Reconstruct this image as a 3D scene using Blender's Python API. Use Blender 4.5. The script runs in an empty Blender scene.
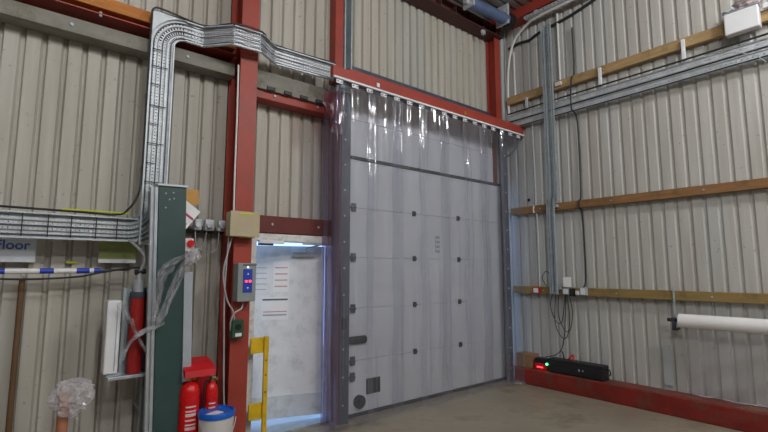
import bpy, bmesh, math, random
from mathutils import Vector, Matrix, noise
random.seed(7)
SC = bpy.context.scene
COL = SC.collection
R = math.radians

# ------------------------------------------------------------------ helpers
class MB:
    """collects shapes in world metres, linked as ONE mesh object"""
    def __init__(s): s.bm = bmesh.new()
    def box(s, x0, x1, y0, y1, z0, z1, bev=0):
        m = Matrix.Translation(((x0+x1)/2, (y0+y1)/2, (z0+z1)/2)) @ Matrix.Diagonal((abs(x1-x0), abs(y1-y0), abs(z1-z0), 1))
        r = bmesh.ops.create_cube(s.bm, size=1, matrix=m)
        if bev:
            ed = list({e for v in r['verts'] for e in v.link_edges})
            bmesh.ops.bevel(s.bm, geom=ed, offset=bev, segments=2, affect='EDGES', profile=.5)
        return s
    def obox(s, c, size, rot, bev=0):
        """box turned by a 3x3 matrix about its centre"""
        m = Matrix.Translation(c) @ rot.to_4x4() @ Matrix.Diagonal((*size, 1))
        r = bmesh.ops.create_cube(s.bm, size=1, matrix=m)
        if bev:
            ed = list({e for v in r['verts'] for e in v.link_edges})
            bmesh.ops.bevel(s.bm, geom=ed, offset=bev, segments=2, affect='EDGES', profile=.5)
        return s
    def cyl(s, p0, p1, r0, r1=None, n=24, caps=True):
        p0 = Vector(p0); p1 = Vector(p1); d = p1-p0
        q = Vector((0, 0, 1)).rotation_difference(d.normalized()).to_matrix().to_4x4()
        bmesh.ops.create_cone(s.bm, cap_ends=caps, segments=n, radius1=r0, radius2=r0 if r1 is None else r1,
                              depth=d.length, matrix=Matrix.Translation((p0+p1)/2) @ q)
        return s
    def sphere(s, c, r, sc=(1, 1, 1)):
        bmesh.ops.create_uvsphere(s.bm, u_segments=16, v_segments=10, radius=r,
                                  matrix=Matrix.Translation(c) @ Matrix.Diagonal((*sc, 1)))
        return s
    def tube(s, pts, r, n=8, smooth=6):
        P = catmull(pts, smooth) if smooth and len(pts) > 2 else [Vector(p) for p in pts]
        rings = []; up = Vector((.13, .21, .97)).normalized()
        for i, p in enumerate(P):
            t = (P[min(i+1, len(P)-1)]-P[max(i-1, 0)]).normalized()
            a = t.cross(up)
            if a.length < .1: a = t.cross(Vector((1, 0, 0)))
            a.normalize(); b = t.cross(a)
            rings.append([s.bm.verts.new(p+r*(math.cos(k*2*math.pi/n)*a+math.sin(k*2*math.pi/n)*b)) for k in range(n)])
        for i in range(len(rings)-1):
            for k in range(n):
                s.bm.faces.new((rings[i][k], rings[i][(k+1) % n], rings[i+1][(k+1) % n], rings[i+1][k]))
        s.bm.faces.new(rings[0]); s.bm.faces.new(rings[-1])
        return s
    def lathe(s, c, prof, n=32):
        """prof: (radius, z) pairs about the vertical through c"""
        rings = []
        for r, z in prof:
            if r < 1e-5: rings.append([s.bm.verts.new((c[0], c[1], c[2]+z))]); continue
            rings.append([s.bm.verts.new((c[0]+r*math.cos(k*2*math.pi/n), c[1]+r*math.sin(k*2*math.pi/n), c[2]+z)) for k in range(n)])
        for a, b in zip(rings, rings[1:]):
            for k in range(n):
                k2 = (k+1) % n
                if len(a) == 1 and len(b) == 1: continue
                if len(a) == 1: s.bm.faces.new((a[0], b[k], b[k2]))
                elif len(b) == 1: s.bm.faces.new((a[k], a[k2], b[0]))
                else: s.bm.faces.new((a[k], a[k2], b[k2], b[k]))
        return s
    def prism(s, poly, axis, a0, a1):
        """poly: points in the plane across the axis ('x': (y,z), 'y': (x,z), 'z': (x,y))"""
        f = {'x': lambda u, v, w: (w, u, v), 'y': lambda u, v, w: (u, w, v), 'z': lambda u, v, w: (u, v, w)}[axis]
        A = [s.bm.verts.new(f(u, v, a0)) for u, v in poly]; B = [s.bm.verts.new(f(u, v, a1)) for u, v in poly]
        n = len(poly)
        s.bm.faces.new(A); s.bm.faces.new(B[::-1])
        for k in range(n): s.bm.faces.new((A[k], B[k], B[(k+1) % n], A[(k+1) % n]))
        return s
    def grid(s, fn, nu, nv, skip=None):
        V = [[s.bm.verts.new(fn(i/nu, j/nv)) for j in range(nv+1)] for i in range(nu+1)]
        for i in range(nu):
            for j in range(nv):
                if skip and skip(i, j): continue
                s.bm.faces.new((V[i][j], V[i+1][j], V[i+1][j+1], V[i][j+1]))
        return s
    def build(s, name, mat, parent=None, smooth=False, solid=0, center=False):
        bm = s.bm
        bmesh.ops.remove_doubles(bm, verts=[v for v in bm.verts if False], dist=1e-5)
        loose = [v for v in bm.verts if not v.link_faces]
        if loose: bmesh.ops.delete(bm, geom=loose, context='VERTS')
        bmesh.ops.recalc_face_normals(bm, faces=bm.faces)
        xs = [v.co.x for v in bm.verts]; ys = [v.co.y for v in bm.verts]; zs = [v.co.z for v in bm.verts]
        if parent is None: o_ = Vector(((min(xs)+max(xs))/2, (min(ys)+max(ys))/2, min(zs)))
        else:
            o_ = Vector((0, 0, 0)); p = parent
            while p: o_ += p.location; p = p.parent
        for v in bm.verts: v.co -= o_
        me = bpy.data.meshes.new(name); bm.to_mesh(me); bm.free()
        if smooth:
            me.shade_smooth()
            try: me.set_sharp_from_angle(angle=R(40))
            except Exception: pass
        ob = bpy.data.objects.new(name, me); COL.objects.link(ob)
        if parent is None: ob.location = o_
        else: ob.parent = parent
        me.materials.append(mat)
        if solid:
            md = ob.modifiers.new('thickness', 'SOLIDIFY'); md.thickness = solid; md.offset = 0
        return ob

def catmull(pts, k):
    P = [Vector(p) for p in pts]; out = []
    for i in range(len(P)-1):
        a, b, c, d = P[max(i-1, 0)], P[i], P[i+1], P[min(i+2, len(P)-1)]
        for j in range(k):
            t = j/k
            out.append(.5*((2*b)+(c-a)*t+(2*a-5*b+4*c-d)*t*t+(3*b-3*c+d-a)*t**3))
    out.append(P[-1]); return out

def tag(o, label, cat, group=None, kind=None):
    if label: o['label'] = label
    if cat: o['category'] = cat
    if group: o['group'] = group
    if kind: o['kind'] = kind
    return o
def thing(name, loc, label, cat, group=None, kind=None):
    o = bpy.data.objects.new(name, None); COL.objects.link(o); o.location = loc
    o.empty_display_size = .1
    return tag(o, label, cat, group, kind)
def struct(o, label=None):
    o['kind'] = 'structure'
    if label: o['label'] = label
    return o
def dup(o, parent=None, loc=None):
    c = o.copy(); COL.objects.link(c)
    if parent: c.parent = parent
    if loc: c.location = loc
    for ch in [x for x in SC.objects if x.parent == o]: dup(ch, c)
    return c
def text_obj(name, body, size, loc, rot, mat, parent=None, depth=.001):
    cu = bpy.data.curves.new(name, 'FONT'); cu.body = body; cu.size = size; cu.extrude = depth
    cu.offset = size*.02
    t = bpy.data.objects.new(name+'_curve', cu); COL.objects.link(t)
    dg = bpy.context.evaluated_depsgraph_get()
    me = bpy.data.meshes.new_from_object(t.evaluated_get(dg)); bpy.data.objects.remove(t)
    me.transform(Matrix.Translation(loc) @ rot.to_4x4())
    o = bpy.data.objects.new(name, me); COL.objects.link(o); me.materials.clear(); me.materials.append(mat)
    if parent:
        o_ = Vector((0, 0, 0)); p = parent
        while p: o_ += p.location; p = p.parent
        me.transform(Matrix.Translation(-o_)); o.parent = parent
    return o

# ------------------------------------------------------------------ materials
def lin(c):
    return tuple((v/12.92 if v <= .04045 else ((v+.055)/1.055)**2.4) for v in [x/255 for x in c])
def mat(name, rgb, rough=.6, metal=0, var=.12, scale=6, bump=0, bscale=40, spec=.5, dirt=None, stretch=(1, 1, 1), emis=None, estr=0, rvar=.1):
    """var: how much the tone wanders; dirt: (rgb, amount, scale) worn or soiled patches"""
    m = bpy.data.materials.new(name); m.use_nodes = True; N = m.node_tree.nodes; L = m.node_tree.links
    b = N['Principled BSDF']; c = lin(rgb)
    b.inputs['Roughness'].default_value = rough; b.inputs['Metallic'].default_value = metal
    b.inputs['Specular IOR Level'].default_value = spec
    tc = N.new('ShaderNodeTexCoord'); mp = N.new('ShaderNodeMapping'); L.new(tc.outputs['Object'], mp.inputs[0])
    mp.inputs['Scale'].default_value = stretch
    n = N.new('ShaderNodeTexNoise'); n.inputs['Scale'].default_value = scale; n.inputs['Detail'].default_value = 6
    L.new(mp.outputs[0], n.inputs['Vector'])
    r = N.new('ShaderNodeValToRGB'); L.new(n.outputs[0], r.inputs[0])
    r.color_ramp.elements[0].position = .3; r.color_ramp.elements[1].position = .7
    r.color_ramp.elements[0].color = (*[v*(1-var) for v in c], 1)
    r.color_ramp.elements[1].color = (*[min(1, v*(1+var)) for v in c], 1)
    out = r.outputs[0]
    if dirt:
        d = N.new('ShaderNodeTexNoise'); d.inputs['Scale'].default_value = dirt[2]; d.inputs['Detail'].default_value = 8
        d.inputs['Roughness'].default_value = .7; L.new(tc.outputs['Object'], d.inputs['Vector'])
        dr = N.new('ShaderNodeValToRGB'); L.new(d.outputs[0], dr.inputs[0])
        dr.color_ramp.elements[0].position = .5; dr.color_ramp.elements[1].position = .66
        mu = N.new('ShaderNodeMath'); mu.operation = 'MULTIPLY'; mu.inputs[1].default_value = dirt[1]; L.new(dr.outputs[0], mu.inputs[0])
        mx = N.new('ShaderNodeMixRGB'); L.new(mu.outputs[0], mx.inputs[0]); L.new(out, mx.inputs[1])
        mx.inputs[2].default_value = (*lin(dirt[0]), 1); out = mx.outputs[0]
    L.new(out, b.inputs['Base Color'])
    if rvar:
        mr = N.new('ShaderNodeMapRange'); L.new(n.outputs[0], mr.inputs[0])
        mr.inputs[3].default_value = max(.02, rough-rvar); mr.inputs[4].default_value = min(1, rough+rvar)
        L.new(mr.outputs[0], b.inputs['Roughness'])
    if bump:
        bn = N.new('ShaderNodeTexNoise'); bn.inputs['Scale'].default_value = bscale; bn.inputs['Detail'].default_value = 4
        L.new(tc.outputs['Object'], bn.inputs['Vector'])
        bp = N.new('ShaderNodeBump'); bp.inputs['Strength'].default_value = bump; bp.inputs['Distance'].default_value = .01
        L.new(bn.outputs[0], bp.inputs['Height']); L.new(bp.outputs[0], b.inputs['Normal'])
    if emis:
        b.inputs['Emission Color'].default_value = (*lin(emis), 1); b.inputs['Emission Strength'].default_value = estr
    return m

def film(name, tint, alpha, gloss_rough=.08, milk=(.8, .82, .88), milk_amt=.12, bump=0, bscale=10, stretch=(1, 1, 1)):
    """clear plastic: tinted see-through, a little milky, glossy by angle"""
    m = bpy.data.materials.new(name); m.use_nodes = True; N = m.node_tree.nodes; L = m.node_tree.links
    N.remove(N['Principled BSDF']); out = N['Material Output']
    t = N.new('ShaderNodeBsdfTransparent'); t.inputs[0].default_value = (*tint, 1)
    d = N.new('ShaderNodeBsdfDiffuse'); d.inputs[0].default_value = (*milk, 1)
    g = N.new('ShaderNodeBsdfGlossy'); g.inputs['Roughness'].default_value = gloss_rough
    m1 = N.new('ShaderNodeMixShader'); m1.inputs[0].default_value = milk_amt
    L.new(t.outputs[0], m1.inputs[1]); L.new(d.outputs[0], m1.inputs[2])
    fr = N.new('ShaderNodeFresnel'); fr.inputs[0].default_value = 1.45
    ge = N.new('ShaderNodeNewGeometry'); ir = N.new('ShaderNodeMapRange'); ir.inputs[3].default_value = 1.6; ir.inputs[4].default_value = 1/1.6
    L.new(ge.outputs['Backfacing'], ir.inputs[0]); L.new(ir.outputs[0], fr.inputs[0])
    m2 = N.new('ShaderNodeMixShader'); L.new(fr.outputs[0], m2.inputs[0]); L.new(m1.outputs[0], m2.inputs[1]); L.new(g.outputs[0], m2.inputs[2])
    if bump:
        tc = N.new('ShaderNodeTexCoord'); mp = N.new('ShaderNodeMapping'); mp.inputs['Scale'].default_value = stretch
        L.new(tc.outputs['Object'], mp.inputs[0])
        bn = N.new('ShaderNodeTexNoise'); bn.inputs['Scale'].default_value = bscale; L.new(mp.outputs[0], bn.inputs['Vector'])
        bp = N.new('ShaderNodeBump'); bp.inputs['Strength'].default_value = bump; bp.inputs['Distance'].default_value = .02
        L.new(bn.outputs[0], bp.inputs['Height'])
        L.new(bp.outputs[0], g.inputs['Normal']); L.new(bp.outputs[0], fr.inputs['Normal'])
    L.new(m2.outputs[0], out.inputs[0])
    return m

def sheet_mat(name, a, b_, c, axis_stretch, seed, rough=.55):
    """ribbed cladding: paint that differs from sheet to sheet, dust and streaks"""
    m = bpy.data.materials.new(name); m.use_nodes = True; N = m.node_tree.nodes; L = m.node_tree.links
    bs = N['Principled BSDF']; bs.inputs['Roughness'].default_value = rough; bs.inputs['Specular IOR Level'].default_value = .35
    tc = N.new('ShaderNodeTexCoord')
    mp = N.new('ShaderNodeMapping'); mp.inputs['Scale'].default_value = axis_stretch; mp.inputs['Location'].default_value = (seed, seed, 0)
    L.new(tc.outputs['Object'], mp.inputs[0])
    n = N.new('ShaderNodeTexNoise'); n.inputs['Scale'].default_value = 1.1; n.inputs['Detail'].default_value = 2; L.new(mp.outputs[0], n.inputs['Vector'])
    r = N.new('ShaderNodeValToRGB'); L.new(n.outputs[0], r.inputs[0])
    e = r.color_ramp.elements; e[0].position = .3; e[0].color = (*lin(a), 1); e[1].position = .7; e[1].color = (*lin(c), 1)
    x = e.new(.5); x.color = (*lin(b_), 1)
    # streaks
    mp2 = N.new('ShaderNodeMapping'); mp2.inputs['Scale'].default_value = (9, 9, .5); L.new(tc.outputs['Object'], mp2.inputs[0])
    n2 = N.new('ShaderNodeTexNoise'); n2.inputs['Scale'].default_value = 1.6; n2.inputs['Detail'].default_value = 7; L.new(mp2.outputs[0], n2.inputs['Vector'])
    r2 = N.new('ShaderNodeValToRGB'); L.new(n2.outputs[0], r2.inputs[0])
    r2.color_ramp.elements[0].position = .35; r2.color_ramp.elements[0].color = (.84, .83, .8, 1)
    r2.color_ramp.elements[1].position = .62; r2.color_ramp.elements[1].color = (1, 1, 1, 1)
    mx = N.new('ShaderNodeMixRGB'); mx.blend_type = 'MULTIPLY'; mx.inputs[0].default_value = .8
    L.new(r.outputs[0], mx.inputs[1]); L.new(r2.outputs[0], mx.inputs[2])
    # fixings and specks
    n3 = N.new('ShaderNodeTexNoise'); n3.inputs['Scale'].default_value = 22; n3.inputs['Detail'].default_value = 3; L.new(tc.outputs['Object'], n3.inputs['Vector'])
    r3 = N.new('ShaderNodeValToRGB'); L.new(n3.outputs[0], r3.inputs[0])
    r3.color_ramp.elements[0].position = .27; r3.color_ramp.elements[0].color = (.55, .53, .5, 1)
    r3.color_ramp.elements[1].position = .32; r3.color_ramp.elements[1].color = (1, 1, 1, 1)
    mx2 = N.new('ShaderNodeMixRGB'); mx2.blend_type = 'MULTIPLY'; mx2.inputs[0].default_value = .7
    L.new(mx.outputs[0], mx2.inputs[1]); L.new(r3.outputs[0], mx2.inputs[2])
    L.new(mx2.outputs[0], bs.inputs['Base Color'])
    return m

M = {}
M['sheet_back'] = sheet_mat('cladding_back', (178, 174, 166), (190, 186, 177), (180, 181, 175), (1, 1, .08), 3.1)
M['sheet_right'] = sheet_mat('cladding_right', (176, 180, 181), (192, 192, 189), (182, 178, 170), (1, 1, .12), 7.7)
M['sheet_hall'] = sheet_mat('cladding_hall', (84, 84, 82), (92, 92, 88), (84, 84, 82), (1, 1, .1), 1.2)
M['sheet_roof'] = sheet_mat('cladding_roof', (150, 150, 150), (160, 160, 158), (140, 140, 142), (.2, 1, 1), 2.2)
M['red_steel'] = mat('red_oxide_paint', (158, 60, 47), .5, 0, .14, 3, .15, 30, dirt=((120, 70, 58), .5, 5))
M['dark_red'] = mat('old_dark_red_paint', (104, 40, 34), .6, 0, .2, 4, .15, 30, dirt=((70, 48, 40), .6, 4))
M['brown_steel'] = mat('brown_red_primer', (84, 46, 42), .65, 0, .25, 4, .15, 30, dirt=((60, 52, 48), .6, 4))
M['kerb_red'] = mat('red_kerb_paint', (126, 32, 24), .55, 0, .22, 4, .3, 25, dirt=((104, 70, 58), .7, 4.5))
M['kerb_top'] = mat('dusty_red_kerb_top', (112, 56, 46), .7, 0, .25, 4, .3, 25, dirt=((120, 104, 88), .6, 3.5))
M['galv'] = mat('galvanised_steel', (196, 202, 208), .42, .3, .14, 14, .05, 60)
M['galv_dull'] = mat('dull_galvanised_steel', (168, 180, 186), .5, .3, .16, 9, .05, 50)
M['track'] = mat('dark_grey_track_steel', (78, 86, 100), .45, .3, .2, 7, .1, 40)
M['timber'] = mat('aged_timber', (142, 104, 66), .8, 0, .22, 5, .3, 50, stretch=(6, .5, 6), dirt=((96, 70, 44), .5, 6))
M['timber_yellow'] = mat('yellowed_timber', (168, 140, 98), .8, 0, .18, 5, .3, 50, stretch=(6, .5, 6), dirt=((120, 96, 60), .5, 6))
M['timber_olive'] = mat('dull_ochre_timber', (146, 122, 74), .8, 0, .18, 5, .3, 50, stretch=(6, .5, 6), dirt=((104, 84, 50), .5, 6))
M['timber_orange'] = mat('orange_brown_timber', (186, 118, 52), .7, 0, .18, 5, .2, 50, stretch=(.6, 6, 6))
M['grey_rail'] = mat('weathered_grey_rail', (134, 132, 124), .8, 0, .2, 3, .25, 30, stretch=(.7, 3, 3), dirt=((96, 96, 78), .6, 5))
M['floor'] = mat('worn_concrete', (150, 141, 124), .38, 0, .22, 1.6, .12, 18, dirt=((104, 95, 80), .7, 1.6), rvar=.16)
M['white_panel'] = mat('white_door_panel', (222, 224, 228), .5, 0, .05, 2, .06, 30)
M['white_paint'] = mat('white_door_paint', (234, 236, 238), .5, 0, .05, 3, dirt=((160, 160, 158), .35, 5))
M['white'] = mat('clean_white', (226, 228, 232), .5, 0, .03, 4)
M['frame_white'] = mat('dirty_white_frame', (216, 216, 214), .55, 0, .1, 8, dirt=((130, 120, 112), .5, 12))
M['black'] = mat('black_plastic', (26, 27, 30), .5, 0, .2, 9)
M['rubber'] = mat('dark_rubber', (38, 40, 46), .75, 0, .2, 9)
M['cable'] = mat('grey_black_cable', (42, 44, 50), .5, 0, .15, 12)
M['cable_mid'] = mat('mid_grey_cable', (84, 92, 102), .5, 0, .15, 12)
M['cable_grey'] = mat('light_grey_cable', (164, 168, 172), .5, 0, .1, 12)
M['white_conduit'] = mat('white_conduit', (216, 216, 214), .45, 0, .05, 8)
M['green_unit'] = mat('dark_green_paint', (46, 72, 70), .45, 0, .12, 4, dirt=((60, 82, 78), .25, 9))
M['alu'] = mat('aluminium', (190, 196, 204), .35, .55, .08, 10)
M['pale_grey'] = mat('pale_grey_plastic', (164, 172, 180), .5, 0, .05, 5)
M['beige_box'] = mat('beige_enclosure', (180, 168, 138), .55, 0, .06, 6)
M['ctrl_grey'] = mat('grey_control_enclosure', (140, 148, 146), .5, 0, .06, 6)
M['blue'] = mat('blue_panel', (36, 66, 176), .4, 0, .06, 8)
M['blue_lid'] = mat('blue_lid_plastic', (22, 96, 196), .35, 0, .06, 6)
M['red_gloss'] = mat('glossy_signal_red', (206, 18, 24), .28, 0, .06, 6)
M['red_matt'] = mat('red_plastic_cover', (196, 22, 32), .5, 0, .08, 6)
M['red_cyl'] = mat('red_cylinder_paint', (168, 36, 34), .4, 0, .08, 6)
M['yellow'] = mat('yellow_guard_paint', (216, 178, 24), .5, 0, .08, 8, dirt=((150, 122, 40), .4, 12))
M['lime'] = mat('lime_tape', (196, 204, 60), .6, 0, .1, 8)
M['sage'] = mat('olive_sign_face', (150, 162, 96), .6, 0, .15, 7)
M['sign_white'] = mat('sign_white', (198, 204, 212), .5, 0, .04, 5)
M['sign_blue'] = mat('sign_blue', (60, 98, 176), .5, 0, .05, 5)
M['paper'] = mat('white_paper', (244, 244, 246), .7, 0, .03, 5)
M['paper_pink'] = mat('pale_print', (214, 196, 198), .7, 0, .03, 5)
M['ink_red'] = mat('red_print', (206, 150, 144), .7, 0, .1, 40)
M['ink_grey'] = mat('grey_print', (172, 178, 186), .7, 0, .1, 40)
M['ink_dark'] = mat('dark_print', (92, 106, 102), .7, 0, .1, 40)
M['magenta'] = mat('magenta_print', (190, 60, 110), .7, 0, .1, 20)
M['card'] = mat('brown_cardboard', (150, 114, 86), .85, 0, .12, 7, .1, 60)
M['orange_card'] = mat('orange_kraft', (196, 148, 82), .8, 0, .1, 7)
M['brown'] = mat('brown_conduit_paint', (104, 78, 52), .7, 0, .15, 8)
M['orange_post'] = mat('orange_brown_post', (168, 112, 84), .7, 0, .15, 8)
M['bucket'] = mat('white_bucket_plastic', (210, 206, 204), .45, 0, .05, 6)
M['green_box'] = mat('small_green_enclosure', (40, 74, 54), .5, 0, .1, 8)
M['brass'] = mat('brass', (188, 156, 78), .35, .7, .1, 10)
M['motor_blue'] = mat('blue_grey_motor_tube', (96, 116, 152), .42, .2, .12, 8)
M['roll'] = mat('white_film_roll', (240, 240, 240), .22, 0, .04, 5)
M['patch'] = mat('pale_repair_patch', (176, 184, 186), .6, 0, .06, 5)
M['crumple'] = mat('pale_wrapping', (172, 160, 160), .6, 0, .25, 20, .4, 30)
M['red_led'] = mat('red_led', (255, 40, 40), .4, emis=(255, 60, 70), estr=3)
M['green_led'] = mat('green_led', (60, 255, 130), .4, emis=(60, 255, 140), estr=6)
M['white_led'] = mat('white_led', (240, 255, 250), .4, emis=(235, 255, 250), estr=2)
M['pvc'] = film('clear_pvc_strip', (.82, .83, .865), 1, .045, (.7, .71, .8), .08, .12, 3, (1, 1, .35))
M['pvc_purple'] = film('violet_tinted_pvc_strip', (.76, .71, .79), 1, .15, (.5, .44, .54), .1, .3, 4, (1, 1, .4))
M['pvc_red'] = film('red_tinted_pvc_strip', (.6, .28, .34), 1, .25, (.25, .07, .1), .3, .3, 4, (1, 1, .4))
M['film'] = film('clear_wrap_film', (.93, .94, .96), 1, .1, (1, .99, 1), .2, 1, 14)
M['film_thin'] = film('thin_clear_film', (.93, .93, .94), 1, .14, (.95, .95, .97), .16, .8, 7)
M['bag'] = film('milky_clear_bag', (.92, .92, .94), 1, .2, (.86, .84, .88), .3, .8, 16)
M['kick'] = mat('scuffed_kick_plate', (212, 216, 220), .45, 0, .06, 5, dirt=((150, 150, 150), .4, 6))

YB = 4.72; XR = 6.38; ZR = 6.0            # back cladding, right cladding, roof

# ------------------------------------------------------------------ ribbed sheets
def ribs(a0, a1, pitch=.145, depth=.03):
    out = []; k = math.floor(a0/pitch)
    while k*pitch < a1:
        b = k*pitch
        for f, h in ((0, 1), (.64, 1), (.76, .12), (.80, 0), (.92, 0)):
            out.append((b+f*pitch, h*depth))
        k += 1
    out = [(u, h) for u, h in out if a0 < u < a1]
    return [(a0, 1*depth)]+out+[(a1, 1*depth)]
def sheet(mb, axis, pos, a0, a1, z0, z1, sgn, pitch=.145, depth=.035):
    """ribs stand out towards sgn"""
    prev = None
    for u, h in ribs(a0, a1, pitch, depth):
        w = pos+sgn*h
        p = (u, w) if axis == 'x' else (w, u)
        c = [mb.bm.verts.new((*p, z0)), mb.bm.verts.new((*p, z1))]
        if prev: mb.bm.faces.new((prev[0], c[0], c[1], prev[1]))
        prev = c
    return mb

wb = MB()
for a0, a1, z0, z1 in ((-7, 1.93, 0, 6.3), (1.93, 3.0, 2.07, 6.3), (3.0, 3.12, 0, 6.3), (3.12, 6.16, 3.95, 6.3), (6.16, 6.42, 0, 6.3)):
    sheet(wb, 'x', YB, a0, a1, z0, z1, -1)
struct(wb.build('wall_back', M['sheet_back'], solid=.002))
struct(sheet(MB(), 'y', XR, -7, 4.74, 0, 6.3, -1, .15, .022).build('wall_right', M['sheet_right'], solid=.002))
struct(sheet(MB(), 'x', -7.02, -7, 6.4, 0, 6.3, 1, .3).build('wall_front', M['sheet_hall'], solid=.002))
struct(sheet(MB(), 'y', -7, -7, 4.74, 0, 6.3, 1, .3).build('wall_left', M['sheet_hall'], solid=.002))
struct(MB().box(-7.2, 6.6, -7.2, 9, -.1, 0).build('floor', M['floor']))
cb = MB(); prev = None
for u, h in ribs(-7, 4.9, .15, .04):
    c = [cb.bm.verts.new((-7, u, ZR-h)), cb.bm.verts.new((6.5, u, ZR-h))]
    if prev: cb.bm.faces.new((prev[0], c[0], c[1], prev[1]))
    prev = c
struct(cb.build('ceiling', M['sheet_roof'], solid=.002))

# ------------------------------------------------------------------ steel and timber on the walls
def hbeam_poly(x0, x1, y0, y1, tf=.012, tw=.01):
    """upright I section: flanges at y0 and y1, web between"""
    xm = (x0+x1)/2
    return [(x0, y0), (x1, y0), (x1, y0+tf), (xm+tw/2, y0+tf), (xm+tw/2, y1-tf), (x1, y1-tf), (x1, y1), (x0, y1), (x0, y1-tf), (xm-tw/2, y1-tf), (xm-tw/2, y0+tf), (x0, y0+tf)]
def column(name, x0, x1, y0, y1, z0, z1, label):
    t = thing(name, ((x0+x1)/2, (y0+y1)/2, z0), label, 'steel column')
    MB().prism(hbeam_poly(x0, x1, y0, y1), 'z', z0, z1).build('column_shaft', M['red_steel'], t)
    bp = MB().box(x0-.04, x1+.04, y0-.04, y1, z0, z0+.015).build('base_plate', M['red_steel'], t)
    for x in (x0-.015, x1+.015):
        MB().cyl((x, y0-.015, z0+.014), (x, y0-.015, z0+.04), .012, n=6).build('bolt', M['galv_dull'], t)
    return t
column('steel_column', 1.69, 1.87, 4.35, 4.66, .1, ZR-.05, 'red steel column carrying the beige box and the grey control box')
column('steel_column', 6.08, 6.22, 4.5, 4.68, 3.99, ZR-.05, 'red steel column in the corner above the strip curtain')
tag(MB().box(2.95, 3.065, 4.55, 4.69, 3.97, ZR-.05).build('steel_post', M['red_steel']), 'thin red steel post rising above the left end of the curtain beam', 'post')
t = thing('galvanised_channel', (3.12, 4.58, 3.97), 'tall galvanised channel beside the thin red post above the curtain', 'channel')
MB().prism([(3.07, 4.52), (3.085, 4.52), (3.085, 4.64), (3.165, 4.64), (3.165, 4.52), (3.18, 4.52), (3.18, 4.655), (3.07, 4.655)], 'z', 3.97, ZR-.05).build('channel_section', M['galv_dull'], t)
for k in range(7): MB().box(3.10, 3.145, 4.63, 4.64, 4.15+.25*k, 4.25+.25*k).build('slot_plate', M['track'], t)
tag(MB().prism([(6.25, 4.5), (6.335, 4.5), (6.335, 4.6), (6.325, 4.6), (6.325, 4.51), (6.26, 4.51), (6.26, 4.6), (6.25, 4.6)], 'z', 3.95, 5.62).build('pale_channel', M['patch']), 'pale green-white upright channel right of the corner column', 'channel')

# horizontal members, back wall
def rail(name, m, x0, x1, y0, y1, z0, z1, label, cat, bolts=0, along='x', bm_=None):
    t = thing(name, ((x0+x1)/2, (y0+y1)/2, z0), label, cat)
    MB().box(x0, x1, y0, y1, z0, z1, .004).build('rail_body', m, t)
    for k in range(bolts):
        f = (k+.5)/bolts
        if along == 'x':
            x = x0+(x1-x0)*f; MB().cyl((x, y0-.012, (z0+z1)/2), (x, y0+.01, (z0+z1)/2), .014, n=6).build('bolt', M['galv_dull'], t)
        else:
            y = y0+(y1-y0)*f; MB().cyl((x0-.012, y, (z0+z1)/2), (x0+.01, y, (z0+z1)/2), .012, n=6).build('bolt', M['galv_dull'], t)
    return t
rail('grey_rail', M['grey_rail'], -3, 1.69, 4.5, 4.68, 3.67, 3.80, 'weathered grey rail along the upper left wall behind the cable riser', 'rail', 5)
rail('grey_rail', M['grey_rail'], 1.87, 2.95, 4.5, 4.68, 3.65, 3.82, 'weathered grey rail between the red column and the strip curtain', 'rail')
t = thing('slotted_angle', (2.4, 4.45, 3.62), 'pale slotted angle strip under the short grey rail', 'bracket')
MB().box(1.9, 2.8, 4.46, 4.5, 3.6, 3.655).build('angle_body', M['grey_rail'], t)
for k in range(4): MB().box(2.03+.2*k, 2.12+.2*k, 4.44, 4.465, 3.60, 3.635).build('slot', M['black'], t)
t = thing('steel_angle', (-.5, 4.55, 3.87), 'dark red steel angle running above the long grey rail', 'beam')
MB().box(-3, 1.69, 4.465, 4.68, 3.885, 3.895).build('lower_flange', M['red_steel'], t)
MB().box(-3, 1.69, 4.66, 4.68, 3.895, 3.96).build('upright_flange', M['dark_red'], t)
for k in range(6): MB().cyl((-1.6+.52*k, 4.478, 3.868), (-1.6+.52*k, 4.478, 3.91), .012, n=6).build('bolt', M['galv'], t)
rail('orange_timber', M['timber_orange'], -3, 1.69, 4.5, 4.66, 3.96, 4.07, 'orange-brown timber at the top left of the wall', 'timber')
MBx = rail('steel_girt', M['red_steel'], 1.87, 2.95, 4.5, 4.68, 3.51, 3.62, 'thin red steel girt between the column and the curtain, high up', 'girt', 2)
rail('steel_girt', M['dark_red'], 1.87, 3.0, 4.5, 4.68, 2.07, 2.25, 'dark red steel girt right above the white personnel door', 'girt', 2)
# eaves beam and rafter
t = thing('eaves_beam', (4.7, 4.45, 5.5), 'dark red steel eaves beam under the roof above the big door', 'beam')
MB().prism([(4.42, 5.56), (4.66, 5.56), (4.66, 5.572), (4.545, 5.572), (4.545, 5.708), (4.66, 5.708), (4.66, 5.72), (4.42, 5.72), (4.42, 5.708), (4.535, 5.708), (4.535, 5.572), (4.42, 5.572)], 'x', 3.2, 6.22).build('beam_section', M['brown_steel'], t)
for k in range(9): MB().box(3.4+.33*k, 3.412+.33*k, 4.425, 4.534, 5.573, 5.707).build('stiffener', M['brown_steel'], t)
t = thing('wall_beam', (6.28, 0, 5.72), 'red steel beam along the top of the wall with the timber rails', 'beam')
MB().prism([(6.1, 5.72), (6.36, 5.72), (6.36, 5.735), (6.245, 5.735), (6.245, 5.96), (6.36, 5.96), (6.36, 5.975), (6.1, 5.975), (6.1, 5.96), (6.23, 5.96), (6.23, 5.735), (6.1, 5.735)], 'y', -3, 4.33).build('beam_section', M['red_steel'], t)
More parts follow.
